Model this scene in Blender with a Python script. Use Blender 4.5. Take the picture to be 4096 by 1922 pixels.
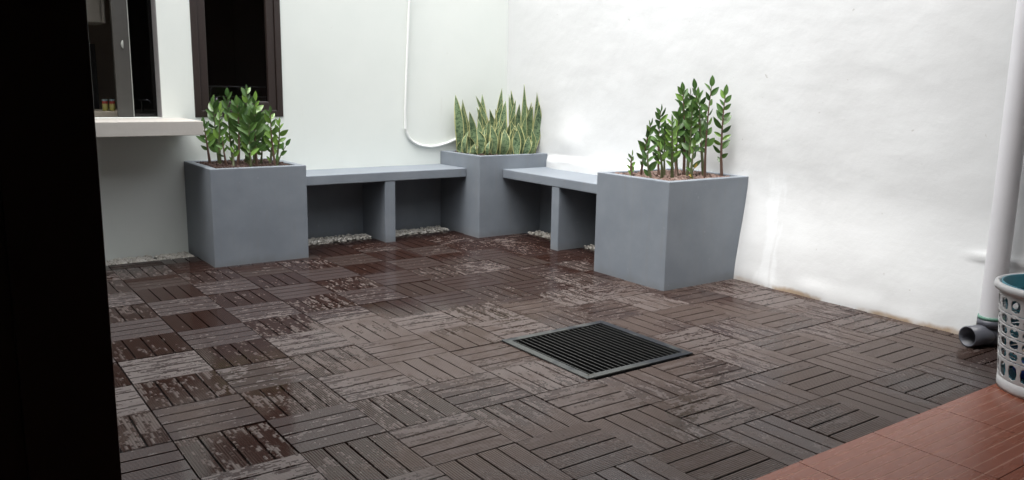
import bpy, bmesh, math, random
from mathutils import Vector, Matrix, noise

# ------------------------------------------------------------------ clear
for o in list(bpy.data.objects): bpy.data.objects.remove(o)
scene = bpy.context.scene
COL = scene.collection
R = math.radians

# ------------------------------------------------------------------ camera
CAM = Vector((-3.9708, -5.6697, 1.1221)); YAW, PITCH, ROLL = 0.62027, -0.18399, 0.01739
FPX, PW, PH = 3314.56, 4096.0, 1922.0
FWD = Vector((math.sin(YAW)*math.cos(PITCH), math.cos(YAW)*math.cos(PITCH), math.sin(PITCH)))
_r = Vector((math.cos(YAW), -math.sin(YAW), 0)); _u = _r.cross(FWD)
RIGHT = _r*math.cos(ROLL) + _u*math.sin(ROLL); UP = _u*math.cos(ROLL) - _r*math.sin(ROLL)
cd = bpy.data.cameras.new('camera'); cam = bpy.data.objects.new('camera', cd); COL.objects.link(cam)
cd.sensor_fit = 'HORIZONTAL'; cd.sensor_width = 36; cd.lens = 36*FPX/PW; cd.clip_start = 0.02; cd.clip_end = 500
M = Matrix((RIGHT, UP, -FWD)).transposed().to_4x4(); M.translation = CAM; cam.matrix_world = M
scene.camera = cam

# ------------------------------------------------------------------ sky, sun, exposure
SUN_EL, SUN_AZ = R(71), R(256)          # azimuth clockwise from +Y: light comes from the house side
w = bpy.data.worlds.new('World'); scene.world = w; w.use_nodes = True
nt = w.node_tree; nt.nodes.clear()
sky = nt.nodes.new('ShaderNodeTexSky'); sky.sky_type = 'NISHITA'; sky.sun_disc = False
sky.sun_elevation = SUN_EL; sky.sun_rotation = SUN_AZ; sky.air_density = 1.5; sky.dust_density = 6.0; sky.ozone_density = 1.0
hs = nt.nodes.new('ShaderNodeHueSaturation'); hs.inputs['Saturation'].default_value = 0.16
bg = nt.nodes.new('ShaderNodeBackground'); bg.inputs['Strength'].default_value = 0.15
wo = nt.nodes.new('ShaderNodeOutputWorld')
nt.links.new(sky.outputs[0], hs.inputs['Color']); nt.links.new(hs.outputs[0], bg.inputs['Color']); nt.links.new(bg.outputs[0], wo.inputs['Surface'])
sd = bpy.data.lights.new('sun', 'SUN'); sd.energy = 0.55; sd.angle = R(50); sd.color = (1.0, 0.995, 0.985)
so = bpy.data.objects.new('sun', sd); COL.objects.link(so)
sdir = Vector((math.sin(SUN_AZ)*math.cos(SUN_EL), math.cos(SUN_AZ)*math.cos(SUN_EL), math.sin(SUN_EL)))
so.rotation_euler = sdir.to_track_quat('Z', 'Y').to_euler(); so.location = (-2, -2, 8)
vs = scene.view_settings; vs.view_transform = 'Standard'; vs.look = 'None'; vs.gamma = 1; vs.exposure = 1.53; vs.use_curve_mapping = False

# ------------------------------------------------------------------ helpers
rng = random.Random(7)
def tag(o, label=None, cat=None, group=None, kind=None):
    if label: o['label'] = label
    if cat: o['category'] = cat
    if group: o['group'] = group
    if kind: o['kind'] = kind
    return o
def empty(name, loc=(0, 0, 0)):
    o = bpy.data.objects.new(name, None); o.location = loc; o.empty_display_size = .1; COL.objects.link(o); return o
def link(name, me, mat=None, parent=None, loc=(0, 0, 0)):
    o = bpy.data.objects.new(name, me); COL.objects.link(o); o.parent = parent; o.location = loc
    if mat is not None and len(me.materials) == 0: me.materials.append(mat)
    return o
def bm_obj(name, bm, mat, parent=None, loc=(0, 0, 0), smooth=False):
    me = bpy.data.meshes.new(name); bm.to_mesh(me); bm.free()
    if smooth:
        for p in me.polygons: p.use_smooth = True
    return link(name, me, mat, parent, loc)
def add_box(bm, a, b):
    x0, y0, z0 = (min(a[i], b[i]) for i in range(3)); x1, y1, z1 = (max(a[i], b[i]) for i in range(3))
    v = [bm.verts.new(c) for c in ((x0,y0,z0),(x1,y0,z0),(x1,y1,z0),(x0,y1,z0),(x0,y0,z1),(x1,y0,z1),(x1,y1,z1),(x0,y1,z1))]
    for f in ((3,2,1,0),(4,5,6,7),(0,1,5,4),(1,2,6,5),(2,3,7,6),(3,0,4,7)): bm.faces.new([v[i] for i in f])
def box(name, a, b, mat, parent=None, bev=0.0, loc=(0,0,0), seg=2):
    bm = bmesh.new(); add_box(bm, a, b)
    if bev: bmesh.ops.bevel(bm, geom=bm.edges[:], offset=bev, segments=seg, affect='EDGES', profile=.6)
    return bm_obj(name, bm, mat, parent, loc)
def rough(bm, cell=.03, amp=.0012, sc=9.0, seed=0.0, lock=None):
    """cut a plain bmesh finely and push its surface about like hand-floated render"""
    bmesh.ops.triangulate(bm, faces=[])
    for _ in range(7):
        es = [e for e in bm.edges if e.calc_length() > cell*1.6]
        if not es: break
        bmesh.ops.subdivide_edges(bm, edges=es, cuts=1, use_grid_fill=True)
    bm.normal_update()
    for v in bm.verts:
        n = noise.noise(v.co*sc + Vector((seed, 0, 0))) + .5*noise.noise(v.co*sc*3.1 + Vector((0, seed, 0)))
        v.co += v.normal*amp*n
def tube(name, pts, rad, mat, parent=None, n=10, cap=True, loc=(0,0,0)):
    bm = bmesh.new(); rings = []
    pts = [Vector(p) for p in pts]
    rads = rad if isinstance(rad, (list, tuple)) else [rad]*len(pts)
    ref = None
    for i, p in enumerate(pts):
        t = (pts[min(i+1, len(pts)-1)] - pts[max(i-1, 0)]).normalized()
        if ref is None: ref = t.orthogonal().normalized()
        ref = (ref - t*ref.dot(t)).normalized(); b = t.cross(ref)
        rings.append([bm.verts.new(p + (ref*math.cos(a) + b*math.sin(a))*rads[i]) for a in (2*math.pi*k/n for k in range(n))])
    for r0, r1 in zip(rings, rings[1:]):
        for k in range(n): bm.faces.new((r0[k], r0[(k+1) % n], r1[(k+1) % n], r1[k]))
    if cap:
        for rg_ in (rings[0][::-1], rings[-1]): bm.faces.new([bm.verts.new(v.co) for v in rg_])
    bmesh.ops.recalc_face_normals(bm, faces=bm.faces[:])
    return bm_obj(name, bm, mat, parent, loc, smooth=True)
def lathe(name, prof, mat, parent=None, n=48, loc=(0,0,0), closed=False):
    bm = bmesh.new(); rings = [[bm.verts.new((r*math.cos(2*math.pi*k/n), r*math.sin(2*math.pi*k/n), z)) for k in range(n)] for r, z in prof]
    pr = list(zip(rings, rings[1:])) + ([(rings[-1], rings[0])] if closed else [])
    for r0, r1 in pr:
        for k in range(n): bm.faces.new((r0[k], r0[(k+1) % n], r1[(k+1) % n], r1[k]))
    return bm_obj(name, bm, mat, parent, loc, smooth=True)
def ray(px, py): return FWD + RIGHT*((px-PW/2)/FPX) + UP*((PH/2-py)/FPX)
def on_axis(px, py, ax, val):
    d = ray(px, py); return CAM + d*((val-CAM[ax])/d[ax])
HF = Vector((FWD.x, FWD.y, 0)).normalized()
def on_depth(px, py, q):                       # point seen at (px,py) in the upright plane through q, square to the view
    d = ray(px, py); return CAM + d*((Vector(q)-CAM).dot(HF)/d.dot(HF))
def smooth01(a, b, x):
    t = max(0.0, min(1.0, (x-a)/(b-a))); return t*t*(3-2*t)

# ------------------------------------------------------------------ materials
class N:
    def __init__(s, name):
        s.m = bpy.data.materials.new(name); s.m.use_nodes = True; s.t = s.m.node_tree; s.t.nodes.clear()
        s.out = s.t.nodes.new('ShaderNodeOutputMaterial'); s.b = s.t.nodes.new('ShaderNodeBsdfPrincipled'); s.t.links.new(s.b.outputs[0], s.out.inputs[0])
    def n(s, typ, **kw):
        x = s.t.nodes.new(typ)
        for k, v in kw.items(): setattr(x, k, v)
        return x
    def l(s, a, b): s.t.links.new(a, b)
    def setin(s, sock, v):
        if isinstance(v, bpy.types.NodeSocket): s.l(v, sock)
        else: sock.default_value = v
    def math(s, op, a, b=None, c=None):
        x = s.n('ShaderNodeMath', operation=op); s.setin(x.inputs[0], a)
        if b is not None: s.setin(x.inputs[1], b)
        if c is not None: s.setin(x.inputs[2], c)
        return x.outputs[0]
    def pos(s): return s.n('ShaderNodeNewGeometry').outputs['Position']
    def obj(s): return s.n('ShaderNodeTexCoord').outputs['Object']
    def scale(s, vec, sc):
        x = s.n('ShaderNodeVectorMath', operation='MULTIPLY'); s.l(vec, x.inputs[0]); x.inputs[1].default_value = sc if isinstance(sc, tuple) else (sc,)*3; return x.outputs[0]
    def noise(s, vec, sc=5, det=4, rough=.55, dist=0):
        x = s.n('ShaderNodeTexNoise'); s.l(vec, x.inputs['Vector']); x.inputs['Scale'].default_value = sc; x.inputs['Detail'].default_value = det
        x.inputs['Roughness'].default_value = rough; x.inputs['Distortion'].default_value = dist; return x.outputs['Fac']
    def ramp(s, f, stops):
        x = s.n('ShaderNodeValToRGB'); s.l(f, x.inputs[0]); e = x.color_ramp.elements
        while len(e) < len(stops): e.new(.5)
        for i, (p, c) in enumerate(stops): e[i].position = p; e[i].color = (c if isinstance(c, tuple) else (c,)*3) + (1,)
        return x.outputs[0]
    def step(s, f, a, b):
        x = s.n('ShaderNodeMapRange', interpolation_type='SMOOTHSTEP'); s.setin(x.inputs['Value'], f); s.setin(x.inputs[1], a); s.setin(x.inputs[2], b); return x.outputs[0]
    def mix(s, f, a, b):
        x = s.n('ShaderNodeMix', data_type='RGBA'); s.setin(x.inputs[0], f)
        for i, c in ((6, a), (7, b)):
            if isinstance(c, bpy.types.NodeSocket): s.l(c, x.inputs[i])
            else: x.inputs[i].default_value = tuple(c)+(1,)
        return x.outputs[2]
    def bump(s, h, st=.3, d=.01, normal=None):
        x = s.n('ShaderNodeBump'); x.inputs['Strength'].default_value = st; x.inputs['Distance'].default_value = d; s.l(h, x.inputs['Height'])
        if normal is not None: s.l(normal, x.inputs['Normal'])
        return x.outputs[0]
    def set(s, **kw):
        names = dict(col='Base Color', rough='Roughness', metal='Metallic', spec='Specular IOR Level', normal='Normal', trans='Transmission Weight', ior='IOR', coat='Coat Weight', coatr='Coat Roughness', sss='Subsurface Weight')
        for k, v in kw.items():
            sk = s.b.inputs[names[k]]
            if k == 'col' and isinstance(v, tuple): v = v[:3]+(1,)
            s.setin(sk, v)
        return s
def plain(name, col, rough=.5, metal=0, spec=.5, var=.15, sc=30, bump=0.0):
    a = N(name); f = a.noise(a.pos(), sc, 5)
    a.set(col=a.mix(f, tuple(c*(1-var) for c in col), tuple(min(1, c*(1+var)) for c in col)), rough=rough, metal=metal, spec=spec)
    if bump: a.set(normal=a.bump(a.noise(a.pos(), sc*4, 4), bump, .003))
    return a.m

# house wall: smooth, faintly green-white emulsion
a = N('house_wall_paint'); P = a.pos()
f = a.noise(P, 1.3, 5, .6); g = a.noise(P, 60, 3)
c = a.mix(a.step(f, .35, .7), (.74, .775, .735), (.775, .805, .765))
stain = a.math('MAXIMUM', a.step(a.noise(a.scale(P, (6, 6, 1.2)), 1.5, 6, .65), .62, .8), a.math('MULTIPLY', a.step(a.noise(P, 13, 6, .7), .64, .74), .8))
a.set(col=a.mix(a.math('MULTIPLY', stain, .3), c, (.56, .56, .50)), rough=.7, spec=.25)
a.set(normal=a.bump(a.math('ADD', a.math('MULTIPLY', f, .9), a.math('MULTIPLY', g, .06)), .35, .01)); M_HOUSE = a.m
# boundary wall: rough trowelled render, patchy white paint
a = N('boundary_wall_paint'); P = a.pos()
big = a.noise(P, .9, 6, .6); mid = a.noise(P, 5, 6, .62, .6); fine = a.noise(P, 34, 5, .6)
sep = a.n('ShaderNodeSeparateXYZ'); a.l(P, sep.inputs[0])
c = a.mix(a.step(big, .38, .66), (.625, .632, .632), (.695, .706, .708))
wob = a.math('MULTIPLY', a.math('SUBTRACT', a.noise(P, 5.5, 4), .5), .16)
fresh = a.step(a.math('ABSOLUTE', a.math('ADD', a.math('ADD', sep.outputs[1], 2.70), wob)), .075, .045)
fresh = a.math('MULTIPLY', fresh, a.math('MULTIPLY', a.step(a.math('ADD', sep.outputs[2], wob), .66, .58), a.step(a.noise(a.scale(P, (1, 9, 1.2)), 2.5, 3), .36, .50)))
c = a.mix(a.math('MULTIPLY', fresh, .4), c, (.80, .82, .83))
pit = a.step(a.noise(P, 21, 3, .5, .3), .735, .76)
c = a.mix(a.math('MULTIPLY', pit, .45), c, (.35, .33, .30))
damp = a.math('MULTIPLY', a.step(a.math('ADD', sep.outputs[2], a.math('MULTIPLY', mid, .06)), .062, .034), a.step(a.math('ADD', a.noise(P, 2.3, 4), a.math('MULTIPLY', sep.outputs[1], -.09)), .72, .84))
c = a.mix(a.math('MULTIPLY', damp, .8), c, (.34, .22, .11))
a.set(col=c, rough=.62, spec=.3)
h = a.math('ADD', a.math('MULTIPLY', a.noise(a.scale(P, (1, 1, 1.9)), 9, 6, .62, .25), 1.0), a.math('MULTIPLY', fine, .8))
a.set(normal=a.bump(h, .17, .005)); M_BOUND = a.m
# grey masonry paint
a = N('grey_masonry_paint'); P = a.pos()
f = a.noise(P, 4, 6, .6); st = a.noise(a.scale(P, (14, 14, 1.3)), 2, 6, .65); g = a.noise(P, 120, 3)
c = a.mix(a.step(f, .3, .72), (.180, .203, .232), (.214, .238, .267))
c = a.mix(a.math('MULTIPLY', a.step(st, .5, .78), .35), c, (.20, .20, .20))
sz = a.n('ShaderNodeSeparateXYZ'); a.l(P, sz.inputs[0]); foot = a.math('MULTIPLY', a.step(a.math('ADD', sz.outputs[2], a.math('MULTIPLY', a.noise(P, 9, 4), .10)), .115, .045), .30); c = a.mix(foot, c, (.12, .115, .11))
spk = a.step(a.noise(P, 26, 2), .74, .77); c = a.mix(a.math('MULTIPLY', spk, .35), c, (.30, .32, .34))
a.set(col=c, rough=a.math('MULTIPLY_ADD', f, .2, .42), spec=.35)
a.set(normal=a.bump(a.math('ADD', a.math('MULTIPLY', st, .3), a.math('MULTIPLY', g, .15)), .16, .004)); M_GREY = a.m
# deck slats: wood-plastic composite, part wet, part dry, streaks following the ridges
TX, TY, TP = -1.007, -3.957, 0.3
PITCHR = .0087
a = N('deck_slat'); P = a.pos(); sep = a.n('ShaderNodeSeparateXYZ'); a.l(P, sep.inputs[0]); X, Y = sep.outputs[0], sep.outputs[1]
uv = a.n('ShaderNodeUVMap'); su = a.n('ShaderNodeSeparateXYZ'); a.l(uv.outputs[0], su.inputs[0]); U, V = su.outputs[0], su.outputs[1]
ci = a.math('FLOOR', a.math('DIVIDE', a.math('SUBTRACT', X, TX), TP)); cj = a.math('FLOOR', a.math('DIVIDE', a.math('SUBTRACT', Y, TY), TP))
cell = a.n('ShaderNodeCombineXYZ'); a.l(ci, cell.inputs[0]); a.l(cj, cell.inputs[1])
wn = a.n('ShaderNodeTexWhiteNoise', noise_dimensions='3D'); a.l(cell.outputs[0], wn.inputs['Vector']); tile_r = wn.outputs['Value']
rid = a.math('FLOOR', a.math('DIVIDE', V, PITCHR))
cs = a.n('ShaderNodeCombineXYZ'); a.l(a.math('MULTIPLY', U, 32.0), cs.inputs[0]); a.l(a.math('MULTIPLY_ADD', rid, 3.71, a.math('MULTIPLY', tile_r, 97.0)), cs.inputs[1]); a.l(a.math('MULTIPLY', ci, 5.3), cs.inputs[2])
streak = a.noise(cs.outputs[0], 1.0, 3, .6)
cs2 = a.n('ShaderNodeCombineXYZ'); a.l(a.math('MULTIPLY', U, 8.0), cs2.inputs[0]); a.l(a.math('MULTIPLY_ADD', rid, .34, a.math('MULTIPLY', tile_r, 31.0)), cs2.inputs[1]); a.l(cj, cs2.inputs[2])
patch = a.noise(cs2.outputs[0], 1.0, 4, .6)
dryness = a.noise(P, 1.1, 3, .5)
corner = a.step(a.math('ADD', Y, a.math('MULTIPLY', a.noise(P, 1.7, 3), .9)), -2.1, -1.2)                                     # rain has pooled towards the corner
m = a.math('ADD', a.math('MULTIPLY', streak, .62), a.math('MULTIPLY', patch, .92))
m = a.math('ADD', m, a.math('MULTIPLY', dryness, .45)); m = a.math('ADD', m, a.math('MULTIPLY', tile_r, .22))
left = a.step(X, -2.3, -3.1)
m = a.math('ADD', m, a.math('MULTIPLY', corner, -.11))
m = a.math('ADD', m, a.math('MULTIPLY', left, .02))
dry = a.math('MULTIPLY', a.step(m, 1.105, 1.19), a.math('MULTIPLY_ADD', tile_r, .35, .65))
ridge = a.math('ABSOLUTE', a.math('SUBTRACT', a.math('FRACT', a.math('DIVIDE', V, PITCHR)), .5))   # 0 on a ridge, .5 in a groove
groove = a.step(ridge, .30, .40)
grain = a.noise(a.scale(P, (1, 1, 1)), 90, 4, .6)
wetc = a.mix(grain, (.018, .0078, .0055), (.031, .0155, .012)); semi = a.mix(grain, (.050, .0345, .0285), (.072, .0515, .0435))
film = a.step(a.math('ADD', a.noise(P, 2.0, 4, .6), a.math('ADD', a.math('MULTIPLY', corner, .30), a.math('MULTIPLY', left, .12))), .42, .64)
base = a.mix(film, semi, wetc)
dryc = a.mix(grain, (.076, .060, .054), (.114, .092, .085))
c = a.mix(dry, base, dryc); c = a.mix(a.math('MULTIPLY', groove, .55), c, (.022, .013, .012))
rg = a.math('MULTIPLY_ADD', film, -.25, .33)
rg2 = a.n('ShaderNodeMix', data_type='FLOAT'); a.l(dry, rg2.inputs[0]); a.l(rg, rg2.inputs[2]); rg2.inputs[3].default_value = .5
a.set(col=c, rough=rg2.outputs[0], spec=a.math('MULTIPLY_ADD', film, .35, .25), ior=1.4)
a.set(normal=a.bump(a.math('ADD', a.math('MULTIPLY', grain, a.math('MULTIPLY_ADD', dry, .5, .12)), a.math('MULTIPLY', patch, .12)), .35, .002)); M_SLAT = a.m
M_DECKBASE = plain('deck_tile_base', (.012, .010, .010), .6)
M_BED = plain('wet_screed', (.03, .027, .025), .6, sc=8)
M_PIT = plain('drain_pit', (.004, .004, .004), .8)
M_GROUND = plain('earth', (.09, .075, .06), .9, sc=2)
# terrace tiles
a = N('terracotta_plank_tile'); P = a.pos(); s1 = a.scale(P, (3, 30, 1)); f = a.noise(s1, 2, 6, .6, .5); g = a.noise(P, 3, 4)
oi = a.n('ShaderNodeObjectInfo'); sp = a.n('ShaderNodeSeparateXYZ'); a.l(P, sp.inputs[0])
strip = a.n('ShaderNodeTexWhiteNoise', noise_dimensions='2D'); cv = a.n('ShaderNodeCombineXYZ'); a.l(a.math('FLOOR', a.math('DIVIDE', a.math('ADD', sp.outputs[1], 4.2545), .04)), cv.inputs[0]); a.l(oi.outputs['Random'], cv.inputs[1]); a.l(cv.outputs[0], strip.inputs['Vector'])
c = a.mix(f, (.160, .041, .020), (.225, .072, .038)); c = a.mix(a.math('MULTIPLY', strip.outputs['Value'], .3), c, (.25, .105, .075)); c = a.mix(a.math('MULTIPLY', g, .3), c, (.15, .06, .044))
a.set(col=c, rough=a.math('MULTIPLY_ADD', f, .16, .18), spec=.38, normal=a.bump(f, .12, .003)); M_TERRA = a.m
M_GROUT_GLINT = plain('tile_grout_groove_glint', (.31, .165, .12), .7)  # tile joints, and the painted glint along the grooves
M_WHITEGROOVE = plain('tile_joint', (.12, .06, .05), .7)
# others
M_SLABC = plain('counter_concrete', (.47, .445, .41), .6, var=.10, sc=9, bump=.25)
M_FRAME = plain('dark_brown_aluminium', (.030, .0205, .018), .38, spec=.5, var=.12, sc=40)
M_BEAD = plain('window_bead', (.10, .09, .09), .3)
M_DOOR = plain('black_brown_door', (.030, .020, .017), .5, spec=.3, var=.2, sc=12)
M_JAMB = plain('grey_jamb', (.22, .21, .21), .6)
M_STILE = plain('bronze_stile', (.050, .047, .042), .5)
M_PALE = plain('pale_edge', (.36, .37, .34), .5)
M_INT = plain('kitchen_wall', (.38, .33, .28), .7, sc=4)
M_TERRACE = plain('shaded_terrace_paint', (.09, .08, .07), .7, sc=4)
M_CAB = plain('kitchen_cabinet', (.30, .27, .23), .5, sc=6)
M_DARKWOOD = plain('dark_wood', (.014, .012, .011), .5)
M_COUNTER = plain('kitchen_counter', (.42, .37, .30), .5)
M_CHROME = plain('chrome', (.8, .8, .82), .16, metal=1, var=.03)
M_PVC = plain('white_conduit', (.80, .81, .79), .4, var=.04, bump=.1)
M_PIPE = plain('downpipe_pvc', (.76, .755, .78), .38, var=.05, sc=8)
M_GREYPVC = plain('grey_pvc', (.085, .088, .105), .4, var=.2, sc=20)
M_GREEN = plain('green_rim', (.13, .27, .21), .5)
M_BASK = plain('white_plastic', (.47, .465, .465), .42, var=.06, sc=14)
M_TEAL = plain('teal_plastic', (.03, .16, .21), .4)
M_BLUE = plain('blue_cloth', (.012, .05, .30), .8, var=.4, sc=25)
M_MAROON = plain('maroon_cloth', (.05, .012, .018), .85)
M_RED = plain('red_plastic', (.42, .012, .02), .35)
M_PINK = plain('milky_plastic', (.22, .12, .15), .35)
M_PEB = plain('white_pebble', (.62, .59, .54), .55, var=.18, sc=28)
M_SOIL = plain('dark_soil', (.030, .018, .014), .9, sc=40)
def island_mat(name, cols, rough):
    a = N(name); ge = a.n('ShaderNodeNewGeometry'); f = a.noise(ge.outputs['Position'], 60, 4)
    st = [(i/(len(cols)-1), c) for i, c in enumerate(cols)]
    c = a.ramp(ge.outputs['Random Per Island'], st)
    a.set(col=a.mix(a.math('MULTIPLY', f, .5), c, tuple(x*.5 for x in cols[0])), rough=rough, spec=.3, normal=a.bump(f, .5, .004)); return a.m
M_LAVA_D = island_mat('dark_lava_rock', [(.030, .016, .013), (.055, .030, .024), (.040, .022, .018), (.085, .055, .046)], .85)
M_LAVA_L = island_mat('pale_lava_rock', [(.12, .075, .06), (.21, .14, .115), (.16, .105, .09), (.27, .20, .17)], .85)
M_PEBS = island_mat('pebble_mix', [(.60, .57, .51), (.72, .69, .64), (.52, .48, .42), (.66, .63, .58)], .55)
def leafmat(name, c0, c1, cm):
    a = N(name); uv = a.n('ShaderNodeUVMap'); s = a.n('ShaderNodeSeparateXYZ'); a.l(uv.outputs[0], s.inputs[0])
    oi = a.n('ShaderNodeObjectInfo'); f = a.noise(a.pos(), 45, 3)
    c = a.mix(oi.outputs['Random'], c0, c1); c = a.mix(a.math('MULTIPLY', f, .35), c, tuple(x*.6 for x in c0))
    rib = a.step(a.math('ABSOLUTE', a.math('SUBTRACT', s.outputs[0], .5)), .045, .015)
    c = a.mix(a.math('MULTIPLY', rib, .55), c, cm)
    a.set(col=c, rough=.30, spec=.5)
    tr = a.n('ShaderNodeBsdfTranslucent'); a.l(c, tr.inputs[0]); mx = a.n('ShaderNodeMixShader'); mx.inputs[0].default_value = .16
    a.l(a.b.outputs[0], mx.inputs[1]); a.l(tr.outputs[0], mx.inputs[2]); a.l(mx.outputs[0], a.out.inputs[0]); return a.m
M_LEAF = leafmat('zz_leaf', (.045, .105, .026), (.10, .19, .045), (.17, .29, .09))
M_LEAFY = leafmat('zz_young_leaf', (.13, .25, .04), (.18, .32, .06), (.28, .42, .14))
M_LEAFOLD = leafmat('zz_yellow_leaf', (.45, .30, .04), (.50, .36, .06), (.5, .4, .1))
M_STEM = plain('zz_stem', (.075, .085, .035), .5, var=.35, sc=60)
M_STEMB = plain('zz_brown_stem', (.11, .062, .045), .55, var=.3, sc=60)
a = N('snake_plant_leaf'); uv = a.n('ShaderNodeUVMap'); s = a.n('ShaderNodeSeparateXYZ'); a.l(uv.outputs[0], s.inputs[0]); U, V = s.outputs[0], s.outputs[1]
oi = a.n('ShaderNodeObjectInfo')
cv = a.n('ShaderNodeCombineXYZ'); a.l(a.math('MULTIPLY', U, 3.2), cv.inputs[0]); a.l(a.math('MULTIPLY', V, 62.0), cv.inputs[1]); a.l(a.math('MULTIPLY', oi.outputs['Random'], 50), cv.inputs[2])
band = a.step(a.noise(cv.outputs[0], 1.0, 4, .6, .8), .47, .60)
c = a.mix(band, (.165, .235, .125), (.045, .085, .042)); c = a.mix(a.math('MULTIPLY', oi.outputs['Random'], .35), c, (.10, .135, .06))
e = a.math('ABSOLUTE', a.math('SUBTRACT', U, .5)); e = a.math('ADD', e, a.math('MULTIPLY', a.math('SUBTRACT', a.noise(cv.outputs[0], .35, 2), .5), .12))
c = a.mix(a.step(e, .40, .43), c, (.40, .40, .18))
a.set(col=c, rough=.42, spec=.4); M_SNAKE = a.m
# glass
def glass(name, tint, rough=0.0):
    a = N(name); tr = a.n('ShaderNodeBsdfTransparent'); tr.inputs[0].default_value = tint+(1,); gl = a.n('ShaderNodeBsdfGlossy'); gl.inputs['Roughness'].default_value = rough
    fr = a.n('ShaderNodeFresnel'); fr.inputs[0].default_value = 1.45; mx = a.n('ShaderNodeMixShader'); a.l(fr.outputs[0], mx.inputs[0]); a.l(tr.outputs[0], mx.inputs[1]); a.l(gl.outputs[0], mx.inputs[2]); a.l(mx.outputs[0], a.out.inputs[0]); a.t.nodes.remove(a.b); return a.m
M_GLASS = glass('tinted_glass', (.62, .60, .62)); M_GLASSB = glass('dark_glass', (.33, .33, .35))
a = N('grate_frame_steel'); P = a.pos(); f = a.noise(P, 7, 5, .6); s = a.n('ShaderNodeSeparateXYZ'); a.l(P, s.inputs[0])
c = a.mix(a.step(a.math('ADD', f, a.math('MULTIPLY', a.math('ADD', s.outputs[0], 1.64), .45)), .42, .6), (.070, .073, .070), (.018, .020, .025)); c = a.mix(a.step(a.noise(P, 24, 4), .64, .70), c, (.05, .045, .03))
a.set(col=c, rough=a.math('MULTIPLY_ADD', f, .3, .25), metal=.35, spec=.5); M_GFRAME = a.m
M_BARTOP = plain('grate_bar_lit_top', (.065, .067, .063), .4, metal=.4, var=.5, sc=30)  # bar tops coloured lighter to stand for the light they catch
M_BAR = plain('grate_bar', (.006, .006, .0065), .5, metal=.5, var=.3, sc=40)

# ------------------------------------------------------------------ ground and beds
g = box('ground', (-40, -40, -.9), (40, 40, -.45), M_GROUND); tag(g, kind='structure')
DX0, DX1, DY0, DY1 = -1.938, -1.345, -3.347, -2.756       # drain frame outline
PB = -.2                                                    # pebble strip edge
bm = bmesh.new(); xs = [-4.41, DX0+.03, DX1-.03, .2]; ys = [-4.262, DY0+.03, DY1-.03, .1]
for i in range(3):
    for j in range(3):
        if (i, j) == (1, 1): continue
        v = [bm.verts.new((x, y, -.024)) for x, y in ((xs[i], ys[j]), (xs[i+1], ys[j]), (xs[i+1], ys[j+1]), (xs[i], ys[j+1]))]; bm.faces.new(v)
tag(bm_obj('deck_bed', bm, M_BED), kind='structure')
bm = bmesh.new(); x0, x1, y0, y1 = DX0+.03, DX1-.03, DY0+.03, DY1-.03
q = [(x0, y0), (x1, y0), (x1, y1), (x0, y1)]
for k in range(4):
    p0, p1 = q[k], q[(k+1) % 4]; bm.faces.new([bm.verts.new(c) for c in ((*p0, -.42), (*p1, -.42), (*p1, -.0245), (*p0, -.0245))])
bm.faces.new([bm.verts.new((*c, -.42)) for c in q])
tag(bm_obj('drain_pit_floor', bm, M_PIT), kind='structure')

# ------------------------------------------------------------------ deck tiles
def slat_profile(v0, v1, base):
    pts = []; k = math.floor(v0/PITCHR + 1e-6)
    hi, lo = 0.0, -.0011
    def zz(v):
        f = (v/PITCHR) % 1.0; d = abs(f-.5)
        return hi if d < .20 else (lo if d > .42 else hi+(lo-hi)*(d-.20)/.22)
    vs_ = {v0, v1}
    for i in range(k-1, k+12):
        for f in (.08, .30, .70, .92):
            v = (i+f)*PITCHR
            if v0 < v < v1: vs_.add(v)
    return [(v, zz(v)) for v in sorted(vs_)]
def add_slat(bm, uvl, u0, u1, v0, v1, along_x, th=.018):
    pr = slat_profile(v0, v1, 0); c = (v0+v1)/2
    prof = [(v0, -th)] + pr + [(v1, -th)]
    def vert(u, v, z):
        return bm.verts.new((u, v, z) if along_x else (v, u, z))
    A = [vert(u0, v, z) for v, z in prof]; B = [vert(u1, v, z) for v, z in prof]
    def face(vs, uvs):
        f = bm.faces.new(vs)
        for lp, t in zip(f.loops, uvs): lp[uvl].uv = t
    for i in range(len(prof)-1):
        vs = (A[i], B[i], B[i+1], A[i+1]); t = ((u0, prof[i][0]), (u1, prof[i][0]), (u1, prof[i+1][0]), (u0, prof[i+1][0]))
        if not along_x: pass
        face(vs, t)
    face(A[::1], [(u0, p[0]) for p in prof]); face(B[::-1], [(u1, p[0]) for p in prof][::-1])
TS, GAP = .2950, .0070; SW = (TS-3*GAP)/4
SLAT_CACHE = {}
def slat_mesh(rects, along_x):
    key = (tuple(rects), along_x)
    if key in SLAT_CACHE: return SLAT_CACHE[key]
    bm = bmesh.new(); uvl = bm.loops.layers.uv.new('UVMap')
    for (u0, u1, v0, v1) in rects: add_slat(bm, uvl, u0, u1, v0, v1, along_x)
    bmesh.ops.recalc_face_normals(bm, faces=bm.faces[:])
    me = bpy.data.meshes.new('slat'); bm.to_mesh(me); bm.free(); me.materials.append(M_SLAT); SLAT_CACHE[key] = me; return me
deck = tag(box('deck', (-4.405, -4.256, -.0236), (-4.39, -.2, -.020), M_DECKBASE), kind='structure')
deck['label'] = 'dark brown interlocking decking tiles with alternating slats, wet from rain'
PLX0, PLX1, PLY = -2.5751, -1.9750, -.6031
CPX, CPY = -.6304, -.5673
RPX, RPY0, RPY1 = -.6341, -1.8758, -2.4767
def hidden(x0, x1, y0, y1):
    for bx in ((PLX0, PLX1, PLY, 0), (CPX, 0, CPY, 0), (RPX, 0, RPY1, RPY0)):
        if x0 > bx[0]+.01 and x1 < bx[1]+.05 and y0 > bx[2]+.01 and y1 < bx[3]-.01 + (.1 if bx[3] == 0 else 0): return True
    return False
cells = []
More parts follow.
